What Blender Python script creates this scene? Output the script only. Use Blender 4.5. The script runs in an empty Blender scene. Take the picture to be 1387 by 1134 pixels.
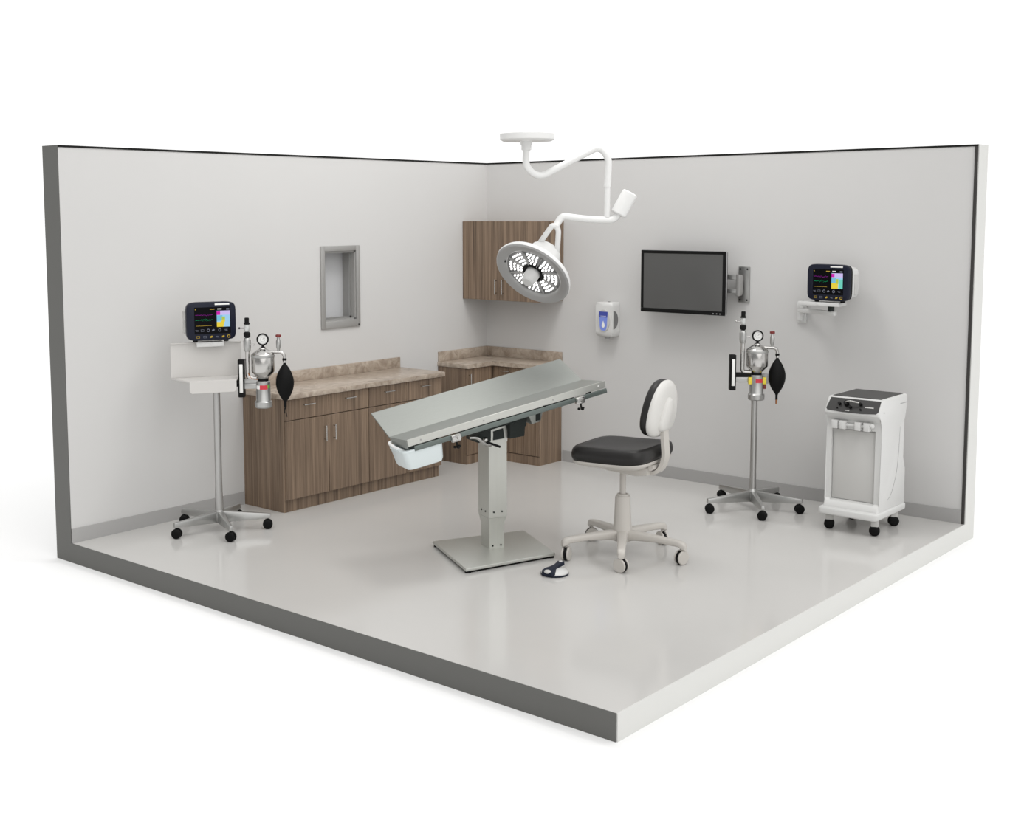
import bpy, bmesh, math, random
from mathutils import Vector, Matrix, Euler
random.seed(7)
PI = math.pi
SC = bpy.context.scene
COL = SC.collection

# ------------------------------------------------------------------ materials
def mat(name, color, rough=.5, metal=0.0, spec=.5, emis=None, estr=1.0, coat=0.0, noise=None, bump=None, trans=0.0, aniso=0.0):
    m = bpy.data.materials.new(name); m.use_nodes = True
    nt = m.node_tree; b = nt.nodes['Principled BSDF']
    b.inputs['Base Color'].default_value = (*color, 1)
    b.inputs['Roughness'].default_value = rough
    b.inputs['Metallic'].default_value = metal
    b.inputs['Specular IOR Level'].default_value = spec
    b.inputs['Coat Weight'].default_value = coat
    b.inputs['Transmission Weight'].default_value = trans
    b.inputs['Anisotropic'].default_value = aniso
    if emis:
        b.inputs['Emission Color'].default_value = (*emis, 1); b.inputs['Emission Strength'].default_value = estr
    if noise:                                   # (scale vector, amount): gentle procedural variation of the colour
        sc, amt = noise
        tc = nt.nodes.new('ShaderNodeTexCoord'); mp = nt.nodes.new('ShaderNodeMapping')
        mp.inputs['Scale'].default_value = sc
        n = nt.nodes.new('ShaderNodeTexNoise'); n.inputs['Scale'].default_value = 1; n.inputs['Detail'].default_value = 4
        nt.links.new(tc.outputs['Object'], mp.inputs['Vector']); nt.links.new(mp.outputs['Vector'], n.inputs['Vector'])
        mx = nt.nodes.new('ShaderNodeMix'); mx.data_type = 'RGBA'
        mx.inputs[6].default_value = (*[c * (1 - amt) for c in color], 1); mx.inputs[7].default_value = (*[min(1, c * (1 + amt)) for c in color], 1)
        nt.links.new(n.outputs['Fac'], mx.inputs[0]); nt.links.new(mx.outputs[2], b.inputs['Base Color'])
        if bump:
            bp = nt.nodes.new('ShaderNodeBump'); bp.inputs['Strength'].default_value = bump; bp.inputs['Distance'].default_value = .002
            nt.links.new(n.outputs['Fac'], bp.inputs['Height']); nt.links.new(bp.outputs['Normal'], b.inputs['Normal'])
    return m

def wood_mat():
    m = bpy.data.materials.new('walnut_laminate'); m.use_nodes = True
    nt = m.node_tree; b = nt.nodes['Principled BSDF']
    b.inputs['Roughness'].default_value = .42; b.inputs['Specular IOR Level'].default_value = .35
    tc = nt.nodes.new('ShaderNodeTexCoord')
    def noise(scale, detail, rough=.55):
        mp = nt.nodes.new('ShaderNodeMapping'); mp.inputs['Scale'].default_value = scale
        n = nt.nodes.new('ShaderNodeTexNoise'); n.inputs['Scale'].default_value = 1; n.inputs['Detail'].default_value = detail
        n.inputs['Roughness'].default_value = rough
        nt.links.new(tc.outputs['Object'], mp.inputs['Vector']); nt.links.new(mp.outputs['Vector'], n.inputs['Vector'])
        return n.outputs['Fac']
    a = noise((26, 26, .55), 3); c = noise((130, 130, 1.6), 4, .7)
    mx = nt.nodes.new('ShaderNodeMath'); mx.operation = 'MULTIPLY_ADD'; mx.inputs[1].default_value = .55
    nt.links.new(c, mx.inputs[0])
    m2 = nt.nodes.new('ShaderNodeMath'); m2.operation = 'MULTIPLY'; m2.inputs[1].default_value = .5
    nt.links.new(a, m2.inputs[0]); nt.links.new(m2.outputs[0], mx.inputs[2])
    r = nt.nodes.new('ShaderNodeValToRGB')
    r.color_ramp.elements[0].position = .36; r.color_ramp.elements[0].color = (.070, .048, .033, 1)
    r.color_ramp.elements[1].position = .66; r.color_ramp.elements[1].color = (.285, .205, .142, 1)
    e = r.color_ramp.elements.new(.5); e.color = (.172, .121, .084, 1)
    nt.links.new(mx.outputs[0], r.inputs['Fac']); nt.links.new(r.outputs['Color'], b.inputs['Base Color'])
    return m

def stone_mat():
    m = bpy.data.materials.new('stone_laminate'); m.use_nodes = True
    nt = m.node_tree; b = nt.nodes['Principled BSDF']
    b.inputs['Roughness'].default_value = .3; b.inputs['Specular IOR Level'].default_value = .45
    tc = nt.nodes.new('ShaderNodeTexCoord')
    n = nt.nodes.new('ShaderNodeTexNoise'); n.inputs['Scale'].default_value = 9; n.inputs['Detail'].default_value = 7
    n.inputs['Roughness'].default_value = .62; n.inputs['Distortion'].default_value = 1.6
    nt.links.new(tc.outputs['Object'], n.inputs['Vector'])
    r = nt.nodes.new('ShaderNodeValToRGB')
    r.color_ramp.elements[0].position = .3; r.color_ramp.elements[0].color = (.235, .185, .142, 1)
    r.color_ramp.elements[1].position = .72; r.color_ramp.elements[1].color = (.51, .44, .37, 1)
    e = r.color_ramp.elements.new(.5); e.color = (.375, .31, .25, 1)
    nt.links.new(n.outputs['Fac'], r.inputs['Fac']); nt.links.new(r.outputs['Color'], b.inputs['Base Color'])
    return m

M = {}
M['wall'] = mat('wall_paint', (.575, .57, .562), .7, spec=.2, noise=((1.5, 1.5, 1.5), .015))
M['floor'] = mat('floor_epoxy', (.545, .535, .518), .13, spec=.5, noise=((1.1, 1.1, 1.1), .05))
M['base'] = mat('baseboard_vinyl', (.37, .365, .36), .5, spec=.3)
M['edge_shaded'] = mat('edge_shaded_side', (.115, .115, .108), .55, spec=.3)  # shaded copy of the edge: shade on the front-left side put into the colour
M['edge_lit'] = mat('edge_lit_side', (.62, .62, .60), .6, spec=.3)  # lit copy of the edge: light on the front-right side put into the colour
M['black_trim'] = mat('black_trim', (.012, .012, .011), .5, spec=.1)
M['grey_trim'] = mat('grey_trim', (.05, .048, .046), .5, spec=.1)
M['ground'] = mat('ground_white', (.90, .90, .90), .95, spec=.0)
M['wood'] = wood_mat(); M['stone'] = stone_mat()
M['steel'] = mat('brushed_steel', (.30, .312, .293), .42, metal=.7, noise=((4, 160, 160), .05))  # table steel, darkened in the colour against strong light from above
M['steel_lit'] = mat('table_steel_lit', (.55, .555, .52), .4, metal=.7, noise=((90, 90, 3), .04))  # same table steel, light put into the colour for column, plate and lip
M['steel_bright'] = mat('polished_steel', (.52, .51, .495), .2, metal=1.0)
M['pole'] = mat('satin_tube', (.42, .415, .405), .28, metal=.9)
M['chrome'] = mat('chrome', (.50, .495, .48), .16, metal=1.0)
M['alu'] = mat('cast_aluminium', (.42, .42, .41), .33, metal=.8)
M['frame_grey'] = mat('grey_frame_metal', (.36, .355, .345), .4, metal=.35)
M['rail'] = mat('grey_green_rail', (.14, .165, .155), .38, metal=.5)
M['dark'] = mat('dark_mechanism', (.018, .023, .021), .42, spec=.2)
M['black'] = mat('black_plastic', (.007, .007, .007), .4, spec=.12)
M['rubber'] = mat('black_rubber', (.006, .006, .006), .5, spec=.1)
M['white'] = mat('white_enamel', (.76, .76, .75), .28, spec=.5)
M['tray_white'] = mat('white_painted_steel', (.56, .545, .525), .36, spec=.5)
M['plastic_white'] = mat('white_plastic', (.61, .61, .60), .35, spec=.45)
M['shell'] = mat('ivory_plastic', (.63, .62, .595), .35, spec=.45)
M['recess'] = mat('pale_grey_plastic', (.52, .515, .50), .45, spec=.4)
M['cream'] = mat('cream_plastic', (.52, .495, .46), .38, spec=.45)
M['vinyl'] = mat('black_vinyl', (.016, .015, .0145), .40, spec=.3)
M['navy'] = mat('navy_plastic', (.007, .009, .021), .35, spec=.22)
M['navy_dark'] = mat('navy_rubber', (.010, .014, .028), .45, spec=.2)
M['grey_plastic'] = mat('grey_plastic', (.33, .33, .33), .4, spec=.45)
M['panel_dark'] = mat('control_panel_grey', (.042, .041, .040), .38, spec=.2)
M['tub'] = mat('milky_plastic', (.64, .70, .71), .22, spec=.5)
M['pane'] = mat('frosted_pane', (.52, .525, .535), .22, spec=.5)
M['tvglass'] = mat('television_glass', (.075, .075, .073), .16, spec=.6)
M['dial'] = mat('dial_white', (.8, .8, .78), .4)
M['glass'] = mat('flow_tube_glass', (.55, .56, .55), .12, spec=.6, metal=.2)
M['red'] = mat('red_print', (.55, .03, .05), .5)
M['darkred'] = mat('dark_red_cap', (.16, .015, .012), .4)
M['yellow'] = mat('yellow_tab', (.75, .60, .05), .5)
M['green'] = mat('green_print', (.12, .4, .06), .5)
M['copper'] = mat('copper_tube', (.38, .16, .07), .35, metal=.8)
M['blue_dark'] = mat('label_dark_blue', (.045, .065, .33), .4)
M['blue_light'] = mat('label_light_blue', (.19, .26, .68), .4)
M['blue_pale'] = mat('label_pale_blue', (.60, .66, .88), .4)
M['oval_grey'] = mat('tinted_window', (.16, .16, .16), .25, spec=.5)
M['lamp_grey'] = mat('lamp_face_grey', (.35, .347, .343), .35, spec=.4, metal=.2)
M['lamp_dark'] = mat('lamp_reflector', (.20, .20, .20), .3, metal=.4)
M['led'] = mat('led_glow', (1, 1, 1), .3, emis=(1, .99, .97), estr=1.5)
M['screen'] = mat('screen_black', (.002, .002, .003), .25, spec=.08)
def glow(n, c, s=1.0): M[n] = mat('screen_' + n, (0, 0, 0), .4, spec=0, emis=c, estr=s)
glow('g_magenta', (.62, .02, .42)); glow('g_purple', (.30, .02, .32), .9); glow('g_green', (.01, .38, .14), .9)
glow('g_lilac', (.60, .50, .85)); glow('g_blue', (.20, .52, .70)); glow('g_teal', (.16, .62, .50)); glow('g_yellow', (.80, .62, .06))
glow('g_olive', (.45, .55, .08)); glow('g_white', (.8, .8, .78)); glow('g_grey', (.17, .18, .22)); glow('g_amber', (.48, .33, .05)); glow('g_sky', (.35, .62, .85))

# ------------------------------------------------------------------ mesh building
class MB:
    """collects shapes and links them as one mesh object"""
    def __init__(self): self.bm = bmesh.new()
    def _add(self, b, mtx=None):
        if mtx is not None: bmesh.ops.transform(b, matrix=mtx, verts=b.verts)
        bmesh.ops.recalc_face_normals(b, faces=b.faces)
        me = bpy.data.meshes.new('tmp'); b.to_mesh(me); b.free()
        self.bm.from_mesh(me); bpy.data.meshes.remove(me); return self
    def box(self, x0, x1, y0, y1, z0, z1, bev=0, seg=2, mtx=None):
        b = bmesh.new(); bmesh.ops.create_cube(b, size=1)
        for v in b.verts:
            v.co = Vector((x0 + (v.co.x + .5) * (x1 - x0), y0 + (v.co.y + .5) * (y1 - y0), z0 + (v.co.z + .5) * (z1 - z0)))
        if bev: bmesh.ops.bevel(b, geom=b.edges[:], offset=bev, segments=seg, affect='EDGES', profile=.5)
        return self._add(b, mtx)
    def hexa(self, pts, bev=0, seg=2, mtx=None):
        """eight corners: four below then four above, both counter-clockwise"""
        b = bmesh.new(); v = [b.verts.new(p) for p in pts]
        for f in ((3, 2, 1, 0), (4, 5, 6, 7), (0, 1, 5, 4), (1, 2, 6, 5), (2, 3, 7, 6), (3, 0, 4, 7)): b.faces.new([v[i] for i in f])
        if bev: bmesh.ops.bevel(b, geom=b.edges[:], offset=bev, segments=seg, affect='EDGES', profile=.5)
        return self._add(b, mtx)
    def prism(self, poly, axis, a0, a1, bev=0, seg=2, mtx=None, ends='both'):
        """extrude a 2-D polygon along an axis: axis x takes (y,z), y takes (x,z), z takes (x,y)"""
        b = bmesh.new()
        def P(p, a): return {'x': (a, p[0], p[1]), 'y': (p[0], a, p[1]), 'z': (p[0], p[1], a)}[axis]
        lo = [b.verts.new(P(p, a0)) for p in poly]; hi = [b.verts.new(P(p, a1)) for p in poly]
        f0 = b.faces.new(lo); f1 = b.faces.new(hi[::-1]); n = len(poly)
        for i in range(n): b.faces.new([lo[i], hi[i], hi[(i + 1) % n], lo[(i + 1) % n]])
        if bev:
            es = set(f0.edges[:] if ends != 'hi' else []) | set(f1.edges[:] if ends != 'lo' else [])
            bmesh.ops.bevel(b, geom=list(es), offset=bev, segments=seg, affect='EDGES', profile=.5)
        return self._add(b, mtx)
    def lathe(self, prof, mtx=None, n=32, cap=True):
        """revolve (r,z) pairs around z"""
        b = bmesh.new(); rings = []
        for r, z in prof:
            if r < 1e-6: rings.append([b.verts.new((0, 0, z))])
            else: rings.append([b.verts.new((r * math.cos(2 * PI * k / n), r * math.sin(2 * PI * k / n), z)) for k in range(n)])
        for A, B in zip(rings, rings[1:]):
            for k in range(n):
                k2 = (k + 1) % n
                if len(A) == 1 and len(B) == 1: continue
                if len(A) == 1: b.faces.new([A[0], B[k2], B[k]])
                elif len(B) == 1: b.faces.new([A[k], A[k2], B[0]])
                else: b.faces.new([A[k], A[k2], B[k2], B[k]])
        if prof[0] == prof[-1]: cap = False
        for R in (rings[0], rings[-1]):
            if cap and len(R) > 1:
                try: b.faces.new(R)
                except ValueError: pass
        return self._add(b, mtx)
    def cyl(self, p0, p1, r0, r1=None, n=24, bev=0):
        p0 = Vector(p0); p1 = Vector(p1); d = p1 - p0; L = d.length
        if r1 is None: r1 = r0
        q = d.to_track_quat('Z', 'Y').to_matrix().to_4x4()
        if bev: prof = [(0, 0), (r0 - bev, 0), (r0, bev), (r1, L - bev), (r1 - bev, L), (0, L)]
        else: prof = [(0, 0), (r0, 0), (r1, L), (0, L)]
        return self.lathe(prof, Matrix.Translation(p0) @ q, n)
    def tube(self, pts, r, n=14, smooth=5, closed_ends=True):
        pts = [Vector(p) for p in pts]
        if smooth and len(pts) > 2: pts = catmull(pts, smooth)
        rr = r if isinstance(r, (list, tuple)) else None
        b = bmesh.new(); rings = []
        up = None
        for i, p in enumerate(pts):
            t = (pts[min(i + 1, len(pts) - 1)] - pts[max(i - 1, 0)]).normalized()
            if up is None:
                up = Vector((0, 0, 1)) if abs(t.z) < .9 else Vector((0, 1, 0))
            s = t.cross(up).normalized(); up = s.cross(t).normalized()
            rad = r if rr is None else rr[0] + (rr[1] - rr[0]) * i / (len(pts) - 1)
            rings.append([b.verts.new(p + s * (rad * math.cos(2 * PI * k / n)) + up * (rad * math.sin(2 * PI * k / n))) for k in range(n)])
        for A, B in zip(rings, rings[1:]):
            for k in range(n): b.faces.new([A[k], A[(k + 1) % n], B[(k + 1) % n], B[k]])
        b.faces.new(rings[0][::-1]); b.faces.new(rings[-1])
        return self._add(b)
    def loft(self, rings, mtx=None, cap=True):
        b = bmesh.new(); R = [[b.verts.new(p) for p in ring] for ring in rings]; n = len(R[0])
        for A, B in zip(R, R[1:]):
            for k in range(n): b.faces.new([A[k], A[(k + 1) % n], B[(k + 1) % n], B[k]])
        if cap: b.faces.new(R[0][::-1]); b.faces.new(R[-1])
        return self._add(b, mtx)
    def sphere(self, c, r, scale=(1, 1, 1), n=16):
        b = bmesh.new(); bmesh.ops.create_uvsphere(b, u_segments=n * 2, v_segments=n, radius=r)
        return self._add(b, Matrix.Translation(Vector(c)) @ Matrix.Diagonal((*scale, 1)))
    def build(self, name, m, parent=None, angle=38, label=None):
        me = bpy.data.meshes.new(name)
        for f in self.bm.faces: f.smooth = True
        lim = math.radians(angle)
        for e in self.bm.edges:
            if len(e.link_faces) == 2 and e.calc_face_angle(0) > lim: e.smooth = False
        self.bm.to_mesh(me); self.bm.free()
        me.materials.append(M[m] if isinstance(m, str) else m)
        o = bpy.data.objects.new(name, me); COL.objects.link(o)
        if parent: o.parent = parent
        if label: o['label'] = label
        return o

def catmull(P, k):
    out = []
    for i in range(len(P) - 1):
        p0 = P[max(i - 1, 0)]; p1 = P[i]; p2 = P[i + 1]; p3 = P[min(i + 2, len(P) - 1)]
        for j in range(k):
            t = j / k
            out.append(.5 * ((2 * p1) + (p2 - p0) * t + (2 * p0 - 5 * p1 + 4 * p2 - p3) * t * t + (3 * p1 - p0 - 3 * p2 + p3) * t ** 3))
    out.append(P[-1]); return out

def roundpath(P, rad, k=6):
    """polyline with its inner corners rounded"""
    P = [Vector(p) for p in P]; out = [P[0]]
    for a, b, c in zip(P, P[1:], P[2:]):
        r1 = min(rad, (b - a).length * .49, (c - b).length * .49)
        s = b + (a - b).normalized() * r1; e = b + (c - b).normalized() * r1
        for j in range(k + 1):
            t = j / k; out.append(s * (1 - t) ** 2 + b * 2 * t * (1 - t) + e * t * t)
    out.append(P[-1]); return out

def superring(sx, sy, z, p=4.0, n=40, cx=0, cy=0, f=None):
    R = []
    for k in range(n):
        a = 2 * PI * k / n; c, s = math.cos(a), math.sin(a)
        x = cx + sx * math.copysign(abs(c) ** (2 / p), c); y = cy + sy * math.copysign(abs(s) ** (2 / p), s)
        R.append((x, y, z if f is None else f(x, y, z)))
    return R

def thing(name, label, cat, loc=(0, 0, 0), rotz=0, group=None):
    o = bpy.data.objects.new(name, None); COL.objects.link(o); o.empty_display_size = .1
    o.location = loc; o.rotation_euler = (0, 0, rotz); o['label'] = label; o['category'] = cat
    if group: o['group'] = group
    return o
def struct(o, label=None):
    o['kind'] = 'structure'
    if label: o['label'] = label
    return o
def RZ(a): return Matrix.Rotation(a, 4, 'Z')
def T(x, y, z): return Matrix.Translation((x, y, z))

# ------------------------------------------------------------------ the platform room
L, R, H, TH, S = 4.479, 4.468, 2.70, .185, .135
TOP = H + .014
struct(MB().box(0, R, -L, 0, -S, 0).build('floor', 'floor'), 'glossy pale grey floor slab of the cutaway room')
W0, W1, V0, V1 = -2.087, -1.732, 1.366, 1.942          # the pass-through opening in the left wall
w = MB()
w.box(-TH, 0, -L, W0, -S, TOP); w.box(-TH, 0, W1, TH, -S, TOP); w.box(-TH, 0, W0, W1, -S, V0); w.box(-TH, 0, W0, W1, V1, TOP)
struct(w.build('wall_left', 'wall'), 'light grey left wall with a small framed window')
struct(MB().box(0, R, 0, TH, -S, TOP).build('wall_right', 'wall'), 'light grey right wall behind the screens')
struct(MB().box(0, .012, -L, -2.975, 0, .1).box(0, .012, -1.205, -.705, 0, .1).build('baseboard_left', 'base'), 'grey baseboard along the left wall')
struct(MB().box(.9, R - .0205, -.012, 0, 0, .1).build('baseboard_right', 'base'), 'darker grey baseboard along the right wall')
struct(MB().box(-TH, 0, -L - .006, -L, -S, TOP).box(0, R, -L - .006, -L, -S, 0).build('edge_shaded_strip', 'edge_shaded'), 'dark grey edge strip, shade put into its colour, on the left wall end and front left slab edge')
struct(MB().box(R, R + .006, 0, TH, -S, TOP).box(R, R + .006, -L, 0, -S, 0).build('edge_lit_strip', 'edge_lit'), 'pale edge strip, light put into its colour, on the right wall end and front right slab edge')
struct(MB().box(0, .005, -L, 0, H, TOP).build('trim_3', 'black_trim'), 'thin black line along the top of the left wall')
struct(MB().box(.005, R, -.005, 0, H, TOP).build('trim_4', 'black_trim'), 'thin black line along the top of the right wall')
struct(MB().box(R - .020, R, -.012, 0, .0, H).build('trim_5', 'grey_trim'), 'thin black upright line at the front end of the right wall')
struct(MB().box(-60, 60, -60, 60, -S - .02, -S).build('ground', 'ground'), 'white ground around the platform')

# window
wf = bpy.data.objects.new('window_1', None); COL.objects.link(wf); wf.location = (0, (W0 + W1) / 2, V0); struct(wf, 'small grey framed pass-through window in the left wall')
hw, hh = (W1 - W0) / 2, V1 - V0
f = MB()
fo = .043
f.box(0, .016, -hw - fo, -hw, -.062, hh + .043, .003).box(0, .016, hw, hw + fo, -.062, hh + .043, .003)
f.box(0, .0158, -hw, hw, hh, hh + .043, .003).box(0, .0158, -hw, hw, -.062, 0, .003)
f.build('window_frame', 'frame_grey', wf)
j = MB()
j.box(-.15, -.002, hw - .012, hw, 0, hh).box(-.15, -.002, -hw, -hw + .008, 0, hh).box(-.15, -.002, -hw, hw, hh - .016, hh).box(-.15, -.002, -hw, hw, 0, .012)
j.build('window_reveal', 'frame_grey', wf)
MB().box(-.055, -.04, hw - .03, hw - .012, .012, hh - .016).box(-.055, -.04, -hw + .008, hw - .012, .012, .026).build('sliding_track', 'alu', wf)
MB().box(-.148, -.14, -hw + .008, hw - .012, .012, hh - .016).build('pane', 'pane', wf)
MB().cyl((.016, hw + .02, -.045), (.02, hw + .02, -.045), .006, n=12).build('latch_screw', 'black', wf)

# ------------------------------------------------------------------ cabinets
def bar_handle(p0, p1, out, parent, r=.0045, so=.028):
    """slim bar handle on two posts; out = unit vector away from the door"""
    p0 = Vector(p0); p1 = Vector(p1); out = Vector(out); d = (p1 - p0).normalized()
    m = MB(); m.cyl(p0 + out * so, p1 + out * so, r, n=12)
    for q in (p0 + d * .012, p1 - d * .012): m.cyl(q, q + out * so, r * .9, n=10)
    return m.build('handle', 'chrome', parent)

def base_unit(name, label, y0, y1, end_lo, end_hi):
    """two-door two-drawer unit against the left wall, doors facing +x"""
    t = thing(name, label, 'cabinet', (0, (y0 + y1) / 2, 0), 0, 'base cabinets of the long counter')
    h = (y1 - y0) / 2
    b = MB(); b.box(.002, .478, -h, h, .095, .868)
    if end_lo: b.box(.002, .465, -h, -h + .018, 0, .0949)
    if end_hi: b.box(.002, .465, h - .018, h, 0, .0949)
    b.build('carcass', 'wood', t)
    MB().box(.40, .4649, -h + (.0185 if end_lo else 0), h - (.0185 if end_hi else 0), 0, .094).build('toe_kick', 'wood', t)
    for s in (-1, 1):
        a0, a1 = (-h + .003, -.002) if s < 0 else (.002, h - .003)
        d = MB().box(.480, .500, a0, a1, .100, .700, .0015, 1).build('door', 'wood', t)
        bar_handle((.5, -.048 if s < 0 else .048, .505), (.5, -.048 if s < 0 else .048, .625), (1, 0, 0), d)
        dr = MB().box(.480, .500, a0, a1, .706, .862, .0015, 1).build('drawer', 'wood', t)
        c = (a0 + a1) / 2
        bar_handle((.5, c - .055, .812), (.5, c + .055, .812), (1, 0, 0), dr)
    return t
base_unit('base_cabinet', 'walnut base cabinet at the near end of long counter, beside the left stand', -2.960, -2.085, True, False)
base_unit('base_cabinet', 'walnut base cabinet at the far end of long counter, behind the steel table', -2.085, -1.212, False, True)
t = thing('countertop', 'long beige stone-look countertop with backsplash on the two left wall cabinets', 'countertop', (0, -2.085, .868))
MB().box(.001, .530, -.890, .890, 0, .038, .003).build('worktop', 'stone', t)
MB().box(.001, .021, -.870, .872, .038, .128, .002).build('backsplash', 'stone', t)

t = thing('base_cabinet', 'narrow corner base cabinet with one door, set against the left wall', 'cabinet', (0, -.52, 0))
MB().box(.002, .328, -.178, .178, .080, .868).box(.002, .340, -.178, -.160, 0, .0799).build('carcass', 'wood', t)
MB().box(.25, .3399, -.1595, .178, 0, .079).build('toe_kick', 'wood', t)
d = MB().box(.329, .345, -.176, .176, .085, .862, .0015, 1).build('door', 'wood', t)
bar_handle((.345, -.148, .69), (.345, -.148, .82), (1, 0, 0), d)
t = thing('base_cabinet', 'corner base cabinet with drawer and door, set against the right wall', 'cabinet', (.44, 0, 0))
MB().box(-.438, .440, -.324, -.002, .080, .868).box(.422, .440, -.336, -.002, 0, .0799).build('carcass', 'wood', t)
MB().box(-.085, .4215, -.3359, -.26, 0, .079).build('toe_kick', 'wood', t)
d = MB().box(-.085, .440, -.340, -.325, .085, .740, .0015, 1).build('door', 'wood', t)
bar_handle((-.04, -.340, .56), (-.04, -.340, .69), (0, -1, 0), d)
d = MB().box(-.085, .440, -.340, -.325, .746, .862, .0015, 1).build('drawer', 'wood', t)
bar_handle((.02, -.340, .825), (.12, -.340, .825), (0, -1, 0), d)
t = thing('countertop', 'L-shaped beige stone-look countertop with backsplash in the back corner', 'countertop', (0, 0, .868))
MB().prism([(.001, -.001), (.001, -.706), (.366, -.706), (.366, -.360), (.894, -.360), (.894, -.001)], 'z', 0, .038, .003).build('worktop', 'stone', t)
MB().box(.001, .020, -.700, -.001, .038, .128, .002).box(.020, .888, -.020, -.001, .038, .128, .002).build('backsplash', 'stone', t)

t = thing('wall_cabinet', 'walnut upper cabinet hung in the back corner above the corner counter', 'cabinet', (.447, 0, 1.462))
MB().box(-.445, .447, -.332, -.002, 0, .712).build('carcass', 'wood', t)
for x0, x1, hx in ((-.445, -.007, -.042), (-.003, .447, .036)):
    d = MB().box(x0, x1, -.350, -.333, .0, .712, .0015, 1).build('door', 'wood', t)
    bar_handle((hx, -.350, .055), (hx, -.350, .19), (0, -1, 0), d)

# ------------------------------------------------------------------ casters and five-leg bases
def caster(parent, x, y, a, r=.036, white=False, ztop=.085, part='caster'):
    """twin wheel caster under a leg end, yaw a"""
    mt = T(x, y, 0) @ RZ(a)
    body = MB()
    body.cyl((x, y, r * 1.15), (x, y, ztop), .009, n=12)
    body.prism([(-r * .75, r * .95), (-r * .55, r * 1.75), (r * .35, r * 1.95), (r * .75, r * 1.3), (r * .3, r * .9)], 'y', -.006, .006, .001, 1, mtx=mt)
    c = body.build(part, 'cream' if white else 'black', parent)
    for s in (-1, 1):
        wh = MB()
        if white:
            prof = [(0, 0), (r * .35, 0), (r * .8, .002), (r * .98, .006), (r, .010), (r, .014), (r * .9, .018), (0, .018)]
            q = mt @ T(0, s * .0075, r) @ Matrix.Rotation(-s * PI / 2, 4, 'X')
        else:
            prof = [(0, 0), (r * .9, 0), (r, .003), (r, .013), (r * .82, .018), (r * .4, .019), (0, .019)]
            q = mt @ T(0, s * .006, r) @ Matrix.Rotation(-s * PI / 2, 4, 'X')
        wh.lathe(prof, q, 24).build('wheel', 'cream' if white else 'rubber', c)
    if white:
        MB().lathe([(0, -.006), (r * 1.0, -.006), (r * 1.0, .006), (0, .006)], mt @ T(0, 0, r) @ Matrix.Rotation(PI / 2, 4, 'X'), 24).build('tyre', 'black', c)
    return c

def star_base(parent, angs, rads, rot):
    """cast aluminium five-leg base"""
    MB().lathe([(0, .06), (.036, .06), (.042, .07), (.042, .125), (.034, .14), (.022, .17), (0, .17)], n=24).build('base_hub', 'alu', parent)
    for a, rr in zip(angs, rads):
        q = RZ(a - rot)
        m = MB()
        m.hexa([(.025, -.024, .062), (rr + .02, -.015, .078), (rr + .02, .015, .078), (.025, .024, .062),
                (.025, -.020, .142), (rr + .02, -.012, .112), (rr + .02, .012, .112), (.025, .020, .142)], .004, 2, mtx=q)
        m.build('leg', 'alu', parent)
        p = q @ Vector((rr, 0, 0))
        caster(parent, p.x, p.y, random.uniform(-.45, .45), .035, ztop=.085)

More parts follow.
